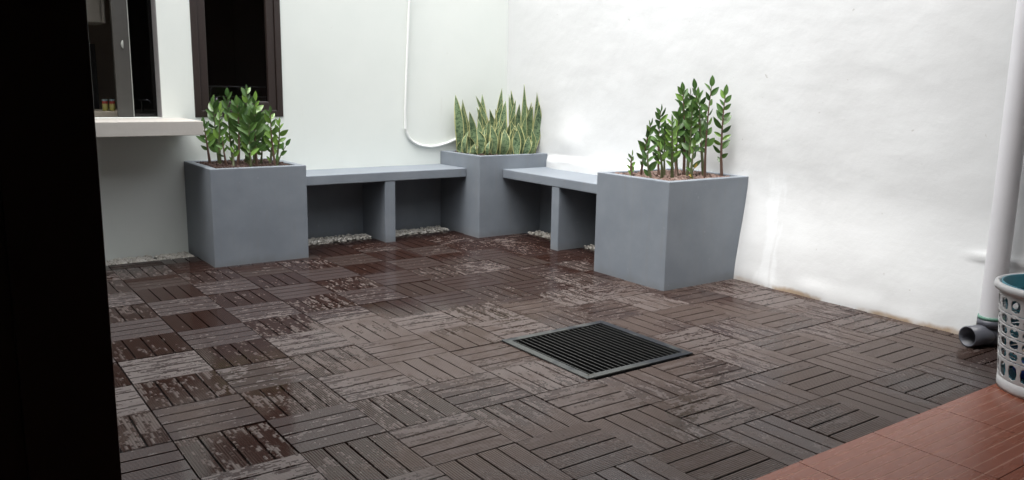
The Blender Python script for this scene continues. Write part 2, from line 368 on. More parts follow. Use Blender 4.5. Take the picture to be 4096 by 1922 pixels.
for i in range(-12, 4):
    for j in range(-1, 14):
        if i == -3 and j in (2, 3): continue                       # the drain
        x0, y0 = TX+i*TP, TY+j*TP
        lim_y = PB
        sl = i == -2 and j in (2, 3)                                     # sliver beside the drain
        cx0, cx1, cy0, cy1 = max(x0, -4.405), min(x0+TP, -.030), max(y0, -4.257), min(y0+TP, lim_y)
        if sl: cx0 = DX1+.004
        if y0 > -1.93 and y0 + TP > -1.9 and x0 > -.5: cx1 = min(cx1, PB)            # pebbles under the short bench
        if cx1-cx0 < .02 or cy1-cy0 < .02 or hidden(cx0, cx1, cy0, cy1): continue
        d = (Vector((x0+.15, y0+.15, 0))-CAM).length
        a_ = Vector((x0+.15, y0+.15, 0))-CAM; sx = a_.dot(RIGHT)/a_.dot(FWD)
        cells.append((d + (4 if sx < -.50 else 0), i, j, x0, y0, cx0-x0, cx1-x0, cy0-y0, cy1-y0))
cells.sort()
for n_, (d, i, j, x0, y0, lx0, lx1, ly0, ly1) in enumerate(cells):
    along_x = (i+j) % 2 != 0
    m0 = (TP-TS)/2
    lx0, lx1, ly0, ly1 = max(lx0, m0), min(lx1, TP-m0), max(ly0, m0), min(ly1, TP-m0)
    r6 = lambda v: round(v, 5)
    u0, u1, w0, w1 = (lx0, lx1, ly0, ly1) if along_x else (ly0, ly1, lx0, lx1)
    rects = []
    for k in range(4):
        a0 = m0+k*(SW+GAP); a1 = a0+SW; a0, a1 = max(a0, w0), min(a1, w1)
        if a1-a0 > .008: rects.append((r6(u0), r6(u1), r6(a0), r6(a1)))
    key = ('base', r6(lx0), r6(lx1), r6(ly0), r6(ly1))
    if key not in SLAT_CACHE:
        bm = bmesh.new(); add_box(bm, (lx0+.004, ly0+.004, -.0232), (lx1-.004, ly1-.004, -.0182)); me = bpy.data.meshes.new('deck_tile'); bm.to_mesh(me); bm.free(); me.materials.append(M_DECKBASE); SLAT_CACHE[key] = me
    rr = random.Random(i*131+j*17)
    t = link('deck_tile', SLAT_CACHE[key], None, deck, (x0+rr.uniform(-.0008, .0008), y0+rr.uniform(-.0008, .0008), 0))
    tilt = .0085 if rr.random() < .16 else .0022
    t.rotation_euler = (rr.uniform(-tilt, tilt), rr.uniform(-tilt, tilt), rr.uniform(-.0035, .0035)); t.location.z = rr.uniform(-.0012, .0010)
    if n_ < 75:
        for rc in rects: link('slat', slat_mesh([rc], along_x), None, t)
    else:
        s_ = link('slats', slat_mesh(rects, along_x), None, t); s_['kind'] = 'stuff'

# ------------------------------------------------------------------ terrace
YE = -4.2595
tf = tag(box('terrace_floor', (-4.6, -7.2, -.3), (.15, YE-.001, -.004), M_GROUT_GLINT), kind='structure')
tf['label'] = 'terracotta coloured terrace floor of grooved square tiles'
def terra_mesh():
    bm = bmesh.new(); n = 10; st = .4/n; h = .0085
    prof = []
    for k in range(n):
        y0 = -k*st; e = .0022
        prof += [(y0-(.0015 if k == 0 else e), h), (y0-st+(.0015 if k == n-1 else e), h)]
        if k < n-1: prof += [(y0-st, h-.0009)]
    prof = [(-.0015, -.002)] + prof + [(-.3985, -.002)]
    A = [bm.verts.new((.0015, y, z)) for y, z in prof]; B = [bm.verts.new((.3985, y, z)) for y, z in prof]
    for i in range(len(prof)-1):
        f = bm.faces.new((A[i], A[i+1], B[i+1], B[i]))
        if min(prof[i][1], prof[i+1][1]) < h-.0005 and 1 < i < len(prof)-3: f.material_index = 1  # groove faces get the pale colour: their glint painted in
    bm.faces.new(A[::-1]); bm.faces.new(B); bmesh.ops.recalc_face_normals(bm, faces=bm.faces[:])
    me = bpy.data.meshes.new('floor_tile'); bm.to_mesh(me); bm.free(); me.materials.append(M_TERRA); me.materials.append(M_GROUT_GLINT); return me
TM = terra_mesh()
for i in range(-7, 3):
    for j in range(0, 7):
        link('floor_tile', TM, None, tf, (-1.075+i*.4, YE+.0015-j*.4, 0))

# ------------------------------------------------------------------ house wall with window and serving hatch
WX0, WX1, WZ0, WZ1 = -2.4868, -1.8936, .8835, 2.12
HX0, HX1, HZ0, HZ1 = -4.05, -2.690, .8835, 2.12
hw = empty('house_wall', (-2.2, 0, 0)); tag(hw, 'smooth off-white house wall with brown framed window and serving hatch', 'wall')
OFF = Vector((-2.2, 0, 0))
def hloc(o): o.location = -OFF; return o
bm = bmesh.new(); TH = .12; WTOP = 3.3
xs = [-4.45, HX0, HX1, WX0, WX1, .25]; zs = [-.3, WZ0, WZ1, WTOP]
holes = {(1, 1), (3, 1)}
vc = {}
def gv(x, y, z):
    k = (round(x, 4), y, round(z, 4))
    if k not in vc: vc[k] = bm.verts.new(k)
    return vc[k]
for i in range(5):
    for j in range(3):
        if (i, j) in holes: continue
        for y in (0, TH): bm.faces.new([gv(xs[i], y, zs[j]), gv(xs[i+1], y, zs[j]), gv(xs[i+1], y, zs[j+1]), gv(xs[i], y, zs[j+1])])
for (i, j) in holes:
    x0, x1, z0, z1 = xs[i], xs[i+1], zs[j], zs[j+1]
    for (p, q) in (((x0, z0), (x1, z0)), ((x1, z0), (x1, z1)), ((x1, z1), (x0, z1)), ((x0, z1), (x0, z0))):
        bm.faces.new([gv(p[0], 0, p[1]), gv(q[0], 0, q[1]), gv(q[0], TH, q[1]), gv(p[0], TH, p[1])])
bm.faces.new([gv(xs[0], 0, WTOP), gv(xs[-1], 0, WTOP), gv(xs[-1], TH, WTOP), gv(xs[0], TH, WTOP)])
bmesh.ops.recalc_face_normals(bm, faces=bm.faces[:])
hloc(bm_obj('wall_surface', bm, M_HOUSE, hw))
# window
wn_ = hloc(empty('window')); wn_.parent = hw
def member(name, a, b, mat, par): return box(name, a, b, mat, par, bev=.003)
FO = .042
for a, b in (((WX0+.001, -.006, WZ0+.001), (WX0+FO, .07, WZ1-.001)), ((WX1-FO, -.006, WZ0+.001), (WX1-.001, .07, WZ1-.001)), ((WX0+FO, -.006, WZ0+.001), (WX1-FO, .07, WZ0+FO)), ((WX0+FO, -.006, WZ1-FO), (WX1-FO, .07, WZ1-.001))):
    member('frame', a, b, M_FRAME, wn_)
S0, S1, S2, S3 = WX0+FO+.002, WX1-FO-.002, WZ0+FO+.002, WZ1-FO-.002; SW2 = .052
for a, b in (((S0, .006, S2), (S0+SW2, .06, S3)), ((S1-SW2, .006, S2), (S1, .06, S3)), ((S0+SW2, .006, S2), (S1-SW2, .06, S2+SW2)), ((S0+SW2, .006, S3-SW2), (S1-SW2, .06, S3))):
    member('sash', a, b, M_FRAME, wn_)
box('glazing_bead', (S0+SW2, .018, S2+SW2), (S1-SW2, .034, S2+SW2+.008), M_BEAD, wn_, bev=.002)
box('weather_strip', (S0+.004, -.003, WZ0+FO), (S1-.004, .010, WZ0+FO+.0035), M_BEAD, wn_)
box('pane', (S0+SW2-.004, .036, S2+SW2-.004), (S1-SW2+.004, .041, S3-SW2+.004), M_GLASS, wn_)
# serving hatch: sliding sash with latch, dark fixed pane, jamb lining
ha = hloc(empty('hatch')); ha.parent = hw
box('jamb_lining', (HX1-.005, .002, HZ0+.001), (HX1-.0005, TH, HZ1-.001), M_JAMB, ha)
box('stile', (-2.934, .088, HZ0+.002), (-2.843, .118, HZ1-.002), M_STILE, ha, bev=.003)
box('edge_highlight', (-2.8425, .086, HZ0+.002), (-2.8385, .096, HZ1-.002), M_PALE, ha)  # pale strip stands in for the highlight on the stile edge
box('pane', (-2.838, .104, HZ0+.002), (HX1-.006, .109, HZ1-.002), M_GLASSB, ha)
lt = on_axis(300+380/2.015, 360/2.015, 1, .084)
bm = bmesh.new(); bmesh.ops.create_uvsphere(bm, u_segments=12, v_segments=8, radius=1)
for v in bm.verts: v.co = Vector((v.co.x*.008 + .004*v.co.z*v.co.z, v.co.y*.008, v.co.z*.026)) + lt
bm_obj('latch', bm, M_PALE, ha, smooth=True)

# kitchen behind the hatch
kr = empty('kitchen_room', (-2.4, .12, 0)); tag(kr, 'dim kitchen interior seen through the serving hatch', 'room'); KO = -Vector((-2.4, .12, 0))
for nm, a, b in (('back_wall', (-4.45, 2.3, 0), (-1.0, 2.4, 2.7)), ('side_wall', (-1.1, .121, 0), (-1.0, 2.3, 2.7)), ('side_wall', (-4.45, .121, 0), (-4.35, 2.3, 2.7)), ('ceiling_panel', (-4.45, .121, 2.7), (-1.0, 2.4, 2.8)), ('floor_panel', (-4.45, .121, -.1), (-1.0, 2.4, 0))):
    box(nm, a, b, M_INT, kr, loc=KO)
cb = empty('wall_cabinet', (-2.95, .6, 1.49)); tag(cb, 'dim wall cabinet hanging at the top of the serving hatch', 'cabinet')
box('carcass', (-.6, .012, 0), (.07, .3, .6), M_CAB, cb)
for x in (-.6, -.28, .045): box('cabinet_door', (x+.003, -.008, .003), (x+(.317 if x < 0 else .022), .0115, .597), M_CAB, cb, bev=.002)
ct = empty('kitchen_counter', (-3.1, .3, 0)); tag(ct, 'beige kitchen counter top behind the hatch holding two tins', 'counter')
box('top', (-.9, -.02, .875), (1.6, .55, .912), M_COUNTER, ct, bev=.004); box('cupboard', (-.9, .02, .002), (1.6, .5, .874), M_DARKWOOD, ct)
ch = empty('high_chair', (-3.02, 1.25, 0)); tag(ch, 'dark high backed chair deep inside the kitchen', 'chair')
box('seat', (-.2, -.18, .58), (.2, .2, .62), M_DARKWOOD, ch)
for sx in (-.18, .16):
    for sy in (-.16, .16): box('leg', (sx, sy, .001), (sx+.035, sy+.035, .579), M_DARKWOOD, ch)
for sx in (-.18, .16): box('back_post', (sx, .16, .621), (sx+.035, .195, 1.38), M_DARKWOOD, ch)
for z in (.95, 1.33): box('back_rail', (-.144, .165, z), (.159, .19, z+.05), M_DARKWOOD, ch)
a = N('tin_label'); P = a.obj(); s = a.n('ShaderNodeSeparateXYZ'); a.l(P, s.inputs[0])
a.set(col=a.ramp(a.math('DIVIDE', s.outputs[2], .08), [(0, (.30, .27, .06)), (.55, (.34, .33, .12)), (.60, (.25, .02, .02)), (.78, (.25, .03, .02)), (.82, (.10, .18, .2)), (1, (.25, .3, .3))]), rough=.35); M_TIN = a.m
for k, x in enumerate((-2.945, -2.902)):
    t = lathe('tin', [(0, 0), (.018, 0), (.0185, .002), (.0185, .072), (.017, .075), (.0165, .073), (0, .073)], M_TIN, None, 20, (x, .45, .9125))
    tag(t, ('yellow and red tin on kitchen counter, left of the two', 'yellow and red tin on kitchen counter, right of the two')[k], 'tin', 'tins on the counter')
tp = on_axis(300+540/2.015, 812/2.015, 1, .3)
tap = empty('tap', (tp.x, .3, .9125)); tag(tap, 'small chrome tap behind the dark hatch glass', 'tap')
tube('body', [(0, 0, 0), (0, 0, tp.z-.9125+.01)], .009, M_CHROME, tap); tube('spout', [(0, 0, tp.z-.9125), (.03, -.02, tp.z-.9125+.006), (.05, -.04, tp.z-.93)], .006, M_CHROME, tap)
tube('handle', [(-.028, 0, tp.z-.9125+.004), (.012, 0, tp.z-.9125+.004)], .007, M_CHROME, tap)
# wire dish rack on the counter behind the window
dr = empty('dish_rack', (-2.12, .36, .912)); tag(dr, 'wire dish rack faintly visible behind the dark window glass', 'dish rack')
for z, y in ((.17, 0), (.10, 0), (.06, .0), (.17, .22)):
    tube('wire', [(-.16, y, z-.022), (-.15, y, z-.004), (-.135, y, z), (.25, y, z)], .0042, M_PVC, dr, 6)
for x in (-.16, .25):
    for y in (0, .22): tube('post', [(x, y, .001), (x, y, .16)], .003, M_PALE, dr, 6)
for k in range(6): tube('cross_wire', [(-.13+k*.07, 0, .06), (-.13+k*.07, .22, .06)], .002, M_PALE, dr, 6)
for k, x in enumerate((-2.30, -2.19)):
    g_ = lathe('drinking_glass', [(.0, 0), (.028, 0), (.034, .12), (.031, .12), (.026, .006), (0, .006)], M_CHROME, None, 20, (x, .55, .9125))
    tag(g_, ('shiny cup left of the dish rack behind window glass, farther', 'shiny cup beside the dish rack behind window glass, nearer')[k], 'cup', 'cups by the rack')
# roof slab edge over kitchen
kroof = box('kitchen_roof', (-4.7, .125, 2.85), (.3, 2.6, 3.0), M_HOUSE); tag(kroof, kind='structure')

# ------------------------------------------------------------------ boundary wall: lumpy trowelled render
NY, NZ, Y0, Y1, ZT = 360, 170, .0, -7.2, 3.4
verts, faces = [], []
for iz in range(NZ+1):
    for iy in range(NY+1):
        y = Y0+(Y1-Y0)*iy/NY; z = -.05+(ZT+.05)*iz/NZ
        k = smooth01(-.6, -2.2, y)
        x = k*(-.040 + .072*smooth01(0, .62, z))
        p = Vector((0, y, z)); am = smooth01(0, -.25, y)
        x += am*(.004*noise.noise(p*1.7) + .0021*noise.noise(p*4.3+Vector((3, 0, 0))) + .0010*noise.noise(Vector((0, p.y*8, p.z*13))) + .0007*noise.noise(p*27.0))
        # lump of render left along the back of the short bench and a swelling beside the snake plants
        top = .575 + .022*noise.noise(Vector((0, y*2.1, 5.0))) + .02*math.cos((y+1.15)*2.6)
        x -= .055*smooth01(-.50, -.75, y)*smooth01(-2.0, -1.7, y)*smooth01(top+.012, top-.018, z)
        x -= .030*math.exp(-((y+.85)/.16)**2)*smooth01(.56, .62, z)*math.exp(-((z-.70)/.16)**2)
        x -= .012*smooth01(.13, .0, z)*smooth01(-2.3, -2.8, y)*(.5+.9*noise.noise(p*6.0+Vector((0, 9, 0))))
        # old ridge near the downpipe
        x -= .016*math.exp(-((z-.375-.02*noise.noise(p*3))/.012)**2)*smooth01(-3.75, -3.9, y)
        verts.append((x, y, z))
for iz in range(NZ):
    for iy in range(NY):
        a_ = iz*(NY+1)+iy; faces.append((a_, a_+NY+1, a_+NY+2, a_+1))
# thickness: back and edges
b0 = len(verts); verts += [(.18, Y0, -.05), (.18, Y1, -.05), (.18, Y1, ZT), (.18, Y0, ZT)]
r = NY+1; c00, c01, c11, c10 = 0, NY, NZ*r+NY, NZ*r
faces += [(b0, b0+1, b0+2, b0+3)] + [tuple([b0+3] + [NZ*r+i for i in range(NY+1)] + [b0+2])] + [tuple([b0+1] + [i*r+NY for i in range(NZ+1)] + [b0+2])][0:1]
me = bpy.data.meshes.new('boundary_wall'); me.from_pydata(verts, [], faces); me.update()
bmw = bmesh.new(); bmw.from_mesh(me); bmesh.ops.recalc_face_normals(bmw, faces=bmw.faces[:]); bmw.to_mesh(me); bmw.free()
for p in me.polygons: p.use_smooth = len(p.vertices) == 4 and p.area < .01
bw = link('boundary_wall', me, M_BOUND); tag(bw, 'uneven white rendered boundary wall on the right behind the short bench', 'wall')

# ------------------------------------------------------------------ the rest of the house round the court (roofed terrace, dark glazed side), partly shaped to block sky light
tr = tag(box('terrace_roof', (-4.8, -7.3, 2.38), (.10, -4.12, 2.58), M_TERRACE), kind='structure')
tw_ = box('terrace_light_block', (-4.95, -7.3, -.2), (-4.805, -4.4, 2.58), M_TERRACE); tag(tw_, 'dim added wall blocking sky light at the left of the roofed terrace', 'wall')  # added unseen wall, stops sky light entering the terrace sideways
bk = box('rear_house_wall', (-4.8, -7.3, -.2), (.15, -7.15, 2.379), M_TERRACE); tag(bk, 'dim house wall at the back of the roofed terrace', 'wall')
sw_ = empty('glazed_side_wall', (-4.5, -2.2, 0)); tag(sw_, 'dark brown glazed side of the house left of the court, raised to block sky', 'wall')
so_ = Vector((4.5, 2.2, 0))
for y in (-4.25, -2.9, -1.45, -.06): box('mullion', (-4.50, y-.04, -.02), (-4.42, y+.04, 2.45), M_FRAME, sw_, loc=so_, bev=.004)
for z0, z1 in ((-.3, -.021), (2.451, 4.0)): box('spandrel', (-4.50, -4.4, z0), (-4.42, -.003, z1), M_HOUSE if z0 > 0 else M_FRAME, sw_, loc=so_)  # unseen upper spandrel made tall to hold sky light off the boundary wall
for y0, y1 in ((-4.2, -2.95), (-2.85, -1.5), (-1.4, -.11)): box('pane', (-4.47, y0, -.018), (-4.462, y1, 2.449), M_DARKWOOD, sw_, loc=so_)
dl = empty('door_leaf', (-3.803, -4.60, .009)); tag(dl, 'black brown door leaf standing open at the left edge', 'door')
box('panel', (-.60, .006, .10), (-.10, .034, 2.1), M_DOOR, dl)
for a, b in (((-.10, 0, 0), (0, .04, 2.25)), ((-.70, 0, 0), (-.60, .04, 2.25))): box('stile', a, b, M_DOOR, dl, bev=.002)
for z0, z1 in ((0, .10), (2.1, 2.25)): box('rail', (-.60, 0, z0), (-.10, .04, z1), M_DOOR, dl)

# ------------------------------------------------------------------ grey planters and benches
def planter(name, x0, x1, y0, y1, h, lip, label, seed, xb1=None):
    bm = bmesh.new(); z0 = -.023; d = h-.10
    bt = x1 if xb1 is None else xb1
    O0 = [(x0, y0), (bt, y0), (bt, y1), (x0, y1)]; O1 = [(x0, y0), (x1, y0), (x1, y1), (x0, y1)]
    I = [(x0+lip, y0+lip), (x1-lip, y0+lip), (x1-lip, y1-lip), (x0+lip, y1-lip)]
    R0 = [bm.verts.new((*c, z0)) for c in O0]; R1 = [bm.verts.new((*c, h)) for c in O1]; R2 = [bm.verts.new((*c, h)) for c in I]; R3 = [bm.verts.new((*c, d)) for c in I]
    for A, B in ((R0, R1), (R1, R2), (R2, R3)):
        for k in range(4): bm.faces.new((A[k], A[(k+1) % 4], B[(k+1) % 4], B[k]))
    bm.faces.new(R3); bm.faces.new(R0[::-1]); bmesh.ops.recalc_face_normals(bm, faces=bm.faces[:])
    bmesh.ops.bevel(bm, geom=[e for e in bm.edges], offset=.005, segments=2, affect='EDGES', profile=.6)
    rough(bm, .035, .0009, 5.0, seed)
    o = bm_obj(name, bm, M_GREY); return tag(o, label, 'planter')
def ctr(o, loc):                                   # give a mesh built in place an origin at its base
    loc = Vector(loc)
    o.data.transform(Matrix.Translation(-loc)); o.location = loc; return o
ctr(planter('planter', PLX0, PLX1, PLY, .004, .6007, .05, 'grey square masonry planter under the window, left end of long bench', 1.0), (-2.275, -.3, 0))
ctr(planter('planter', CPX, .012, CPY, .004, .6096, .045, 'grey masonry planter in the wall corner, between the two benches', 5.0), (-.31, -.28, 0))
ctr(planter('planter', RPX, .050, RPY1, RPY0, .6161, .05, 'grey square masonry planter at the near end of the short bench', 9.0, xb1=-.02), (-.3, -2.17, 0))
BZ, BT, BLY, BRX = .5056, .0647, -.3875, -.4242
def rbox(name, a, b, par, loc, seed, bev=.005):
    bm = bmesh.new(); add_box(bm, a, b); bmesh.ops.bevel(bm, geom=bm.edges[:], offset=bev, segments=2, affect='EDGES', profile=.6); rough(bm, .04, .0009, 5.0, seed)
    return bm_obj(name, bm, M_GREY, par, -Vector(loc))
L0 = (-1.3, -.2, 0); bl = empty('bench', L0); tag(bl, 'long grey masonry bench against the house wall', 'bench')
rbox('seat', (PLX1+.003, BLY, BZ-BT), (CPX-.003, .003, BZ), bl, L0, 2)
rbox('leg', (-1.3091, BLY+.003, -.022), (-1.2292, -.012, BZ-BT-.001), bl, L0, 3)
rbox('back_panel', (PLX1+.003, -.012, -.022), (CPX-.003, .004, BZ-BT-.001), bl, L0, 4, bev=.001)
L1 = (-.2, -1.2, 0); br = empty('bench', L1); tag(br, 'short grey masonry bench along the rough right wall', 'bench')
rbox('seat', (BRX, RPY0+.003, BZ-BT), (.012, CPY-.003, BZ), br, L1, 6)
rbox('leg', (BRX+.003, -1.2467, -.022), (-.060, -1.1656, BZ-BT-.001), br, L1, 7)
rbox('back_panel', (-.066, RPY0+.003, -.022), (.012, CPY-.003, BZ-BT-.001), br, L1, 8, bev=.001)
# counter slab under the hatch
cs_ = box('counter_slab', (-3.95, -.5, .797), (-2.573, .118, .8815), M_SLABC, None, bev=.004)
ctr(cs_, (-3.2, -.2, .797)); tag(cs_, 'pale concrete counter slab sticking out below the serving hatch', 'counter')

# ------------------------------------------------------------------ gravel: white pebbles and lava rock (nobody could count these)
def rocks(name, x0, x1, y0, y1, z, smin, smax, n, mat, label, flat=.6, jag=.0, seed=1, heap=.02):
    rr = random.Random(seed); bm0 = bmesh.new(); bmesh.ops.create_icosphere(bm0, subdivisions=1, radius=1)
    bv = [v.co.copy() for v in bm0.verts]; bf = [[v.index for v in f.verts] for f in bm0.faces]; bm0.free()
    V, F = [], []
    for k in range(n):
        s = rr.uniform(smin, smax); c = Vector((rr.uniform(x0+s*.6, x1-s*.6), rr.uniform(y0+s*.6, y1-s*.6), z+rr.uniform(0, heap)))
        sc = Vector((s*rr.uniform(.8, 1.35), s*rr.uniform(.7, 1.1), s*flat*rr.uniform(.8, 1.2))); rot = Matrix.Rotation(rr.uniform(0, 6.28), 3, 'Z') @ Matrix.Rotation(rr.uniform(-.5, .5), 3, 'X') @ Matrix.Rotation(rr.uniform(-.5, .5), 3, 'Y')
        o = len(V)
        for v in bv: V.append(tuple(c + rot @ Vector((v.x*sc.x, v.y*sc.y, v.z*sc.z))*(1+rr.uniform(-jag, jag))))
        F += [[i+o for i in f] for f in bf]
    me = bpy.data.meshes.new(name); me.from_pydata(V, [], F); me.update()
    if jag < .1:
        for p in me.polygons: p.use_smooth = True
    o = link(name, me, mat); o['kind'] = 'stuff'; o['label'] = label; return o
rocks('pebbles', -4.35, PLX0-.005, PB+.004, -.006, -.014, .011, .018, 1300, M_PEBS, 'white pebble strip along the house wall left of planter', seed=2, heap=.010)
rocks('pebbles', PLX1+.02, -1.315, PB+.004, -.02, -.010, .012, .019, 460, M_PEBS, 'white pebbles in the left bay under the long bench', seed=3, heap=.022)
rocks('pebbles', -1.225, CPX-.02, PB+.004, -.02, -.010, .012, .019, 430, M_PEBS, 'white pebbles in the right bay under the long bench', seed=4, heap=.022)
rocks('pebbles', PB+.004, -.075, -1.16, CPY-.02, -.010, .012, .019, 300, M_PEBS, 'white pebbles in the far bay under the short bench', seed=5, heap=.022)
rocks('pebbles', PB+.004, -.075, RPY0+.02, -1.25, -.010, .012, .019, 300, M_PEBS, 'white pebbles in the near bay under the short bench', seed=6, heap=.022)
def soil(x0, x1, y0, y1, z, mat, rmat, n, smax, lab, seed):
    bm = bmesh.new(); v = [bm.verts.new(c) for c in ((x0, y0, z-.01), (x1, y0, z-.01), (x1, y1, z-.01), (x0, y1, z-.01))]; bm.faces.new(v)
    rough(bm, .03, .006, 9, seed); s_ = bm_obj('soil', bm, mat); s_['kind'] = 'stuff'; s_['label'] = 'bare soil bed, '+lab
    rocks('lava_rock', x0, x1, y0, y1, z-.006, .007, smax, n, rmat, lab, .8, .22, seed, .010)
soil(PLX0+.047, PLX1-.047, PLY+.047, -.042, .588, M_SOIL, M_LAVA_D, 900, .019, 'dark red lava rock in the planter under the window', 11)
soil(CPX+.042, -.035, CPY+.042, -.038, .592, M_SOIL, M_LAVA_D, 800, .018, 'lava rock round the snake plants', 12)
soil(RPX+.047, -.0, RPY1+.047, RPY0-.047, .600, M_SOIL, M_LAVA_L, 900, .020, 'pale pinkish lava rock in the near right planter', 13)

# ------------------------------------------------------------------ floor drain
dg = empty('drain_grate', ((DX0+DX1)/2, (DY0+DY1)/2, 0)); tag(dg, 'square black floor drain grate in grey steel frame set in decking', 'drain grate')
hx, hy = (DX1-DX0)/2, (DY1-DY0)/2; fw = .034; ft = .0075
for k in range(4):
    bm = bmesh.new(); A = [(-hx, -hy), (hx, -hy), (hx, hy), (-hx, hy)]; B = [(-hx+fw, -hy+fw), (hx-fw, -hy+fw), (hx-fw, hy-fw), (-hx+fw, hy-fw)]
    q = [A[k], A[(k+1) % 4], B[(k+1) % 4], B[k]]
    lo = [bm.verts.new((*c, .001)) for c in q]; hi = [bm.verts.new((*c, ft)) for c in q]
    bm.faces.new(hi); bm.faces.new(lo[::-1])
    for i in range(4): bm.faces.new((lo[i], lo[(i+1) % 4], hi[(i+1) % 4], hi[i]))
    bmesh.ops.recalc_face_normals(bm, faces=bm.faces[:]); bmesh.ops.bevel(bm, geom=bm.edges[:], offset=.0012, segments=1, affect='EDGES')
    bm_obj('frame', bm, M_GFRAME, dg)
nb = 19
for k in range(nb):
    x = -hx+fw+(2*hx-2*fw)*(k+.5)/nb
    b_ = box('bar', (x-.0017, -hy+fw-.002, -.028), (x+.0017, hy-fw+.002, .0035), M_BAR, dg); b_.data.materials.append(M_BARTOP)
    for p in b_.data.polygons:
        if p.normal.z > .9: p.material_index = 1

# ------------------------------------------------------------------ conduit, downpipe
pts = [on_axis(1640, -260, 1, -.013)] + [on_axis(px, py, 1, -.013) for px, py in ((1637, 0), (1631, 160), (1624, 340), (1621, 440), (1622, 505))]
for px, py in ((1626, 530), (1636, 552), (1652, 568), (1674, 580), (1700, 586), (1726, 588), (1756, 583), (1790, 573), (1822, 560), (1850, 549)): pts.append(on_axis(px, py, 1, -.013))
co = empty('conduit', (pts[0].x, 0, .64)); tag(co, 'white plastic conduit running down house wall and curving behind snake plants', 'conduit')
oo = -co.location
tube('pipe_run', [p+oo for p in pts], .0105, M_PVC, co, 12)
cl_ = on_axis(1622, 505, 1, -.013)+oo
tube('coupling', [cl_+Vector((.0, 0, .022)), cl_-Vector((0, 0, .022))], .0128, M_PVC, co, 12)
box('clip', (cl_.x-.02, .002, cl_.z-.006), (cl_.x+.006, .0128, cl_.z+.003), M_PVC, co)
dp = empty('downpipe', (-.090, -3.978, 0)); tag(dp, 'white rain downpipe with grey outlet elbow at the right wall', 'downpipe')
tube('pipe', [(0, 0, .135), (.002, .004, .9), (.006, .010, 2.2), (.008, .014, 3.3)], .048, M_PIPE, dp, 28)
lathe('green_rim', [(.0485, .121), (.0535, .121), (.0535, .136), (.0485, .136)], M_GREEN, dp, 28, closed=True)
lathe('socket', [(.054, .085), (.0545, .12), (.050, .1205), (.049, .086)], M_GREYPVC, dp, 28, closed=True)
bm = bmesh.new(); n = 24; prof = [(.043, .0), (.047, 0), (.0475, .09), (.0475, .16), (.02, .175)]
dirv = Vector((-.965, .26, 0)).normalized(); side = Vector((0, 0, 1)).cross(dirv); rings = []
end = dirv*.130 + Vector((0, 0, .0495))
for r_, d in [(.040, .10), (.042, .0)] + prof: rings.append([bm.verts.new(end - dirv*d + (side*math.cos(t)+Vector((0, 0, 1))*math.sin(t))*r_) for t in (2*math.pi*k/n for k in range(n))])
for r0, r1 in zip(rings, rings[1:]):
    for k in range(n): bm.faces.new((r0[k], r0[(k+1) % n], r1[(k+1) % n], r1[k]))
bm.faces.new(rings[0]); bm.faces.new(rings[-1]); bmesh.ops.recalc_face_normals(bm, faces=bm.faces[:])
bm_obj('outlet', bm, M_GREYPVC, dp, smooth=True)
lathe('elbow_body', [(.001, .003), (.03, .004), (.049, .022), (.0505, .05), (.0505, .086), (.001, .087)], M_GREYPVC, dp, 28)

# ------------------------------------------------------------------ laundry basket
BC = Vector((-.531, -4.426, .0088)); BH = .425; RB, RT = .185, .222
bk_ = empty('laundry_basket', BC); tag(bk_, 'white round plastic laundry basket with lattice sides on the terrace edge', 'basket')
def bpt(t, z, dr=0): r_ = RB+(RT-RB)*z/BH+dr; return Vector((r_*math.cos(t), r_*math.sin(t), z))
def lattice(name, mat, par, nc, zrows, dr, hole=.74):
    bm = bmesh.new(); cache = {}
    def V_(t, z):
        k = (round((t % (2*math.pi))*1e4) % 62832, round(z*1e5))
        if k not in cache: cache[k] = bm.verts.new(bpt(t, z, dr))
        return cache[k]
    for (z0, z1) in zrows:
        for k in range(nc):
            t0, t1 = 2*math.pi*k/nc, 2*math.pi*(k+1)/nc; tc, zc = (t0+t1)/2, (z0+z1)/2
            outer = [(t0, z0), (tc, z0), (t1, z0), (t1, zc), (t1, z1), (tc, z1), (t0, z1), (t0, zc)]
            inn = [(tc+(t-tc)*hole*(.78 if abs(t-tc) > 1e-9 and abs(z-zc) > 1e-9 else 1), zc+(z-zc)*hole*(.78 if abs(t-tc) > 1e-9 and abs(z-zc) > 1e-9 else 1)) for t, z in outer]
            O = [V_(*q) for q in outer]; I = [bm.verts.new(bpt(t, z, dr)) for t, z in inn]
            for e in range(8): bm.faces.new((O[e], O[(e+1) % 8], I[(e+1) % 8], I[e]))
    o = bm_obj(name, bm, mat, par, smooth=False); md = o.modifiers.new('thick', 'SOLIDIFY'); md.thickness = .004; md.offset = 0
    bv = o.modifiers.new('round', 'BEVEL'); bv.width = .0012; bv.segments = 1; return o
lattice('side', M_BASK, bk_, 22, [(.045, .125), (.128, .170), (.173, .215), (.218, .260), (.263, .305), (.308, .372)], 0)
lathe('base', [(.001, .004), (RB-.004, .004), (RB+.004, .0), (RB+.006, .012), (RB+.006, .0448), (RB, .0448), (RB-.006, .012), (.001, .010)], M_BASK, bk_, 64)
lathe('rim', [(RT-.010, .372), (RT-.006, .373), (RT-.004, .404), (RT+.004, .414), (RT+.013, .410), (RT+.016, .400), (RT+.014, .386), (RT+.011, .385), (RT+.009, .398), (RT+.003, .400), (RT-.001, .372)], M_BASK, bk_, 72)
tb = empty('inner_basket', BC+Vector((0, 0, .013))); tag(tb, 'teal lattice basket nested inside the white laundry basket', 'basket')
lattice('side', M_TEAL, tb, 16, [(.03, .12), (.125, .21), (.215, .30), (.305, .355)], -.022, .82)
lathe('rim', [(RT-.030, .345), (RT-.012, .350), (RT-.008, .400), (RT-.013, .400), (RT-.018, .356), (RT-.034, .350)], M_TEAL, tb, 64)
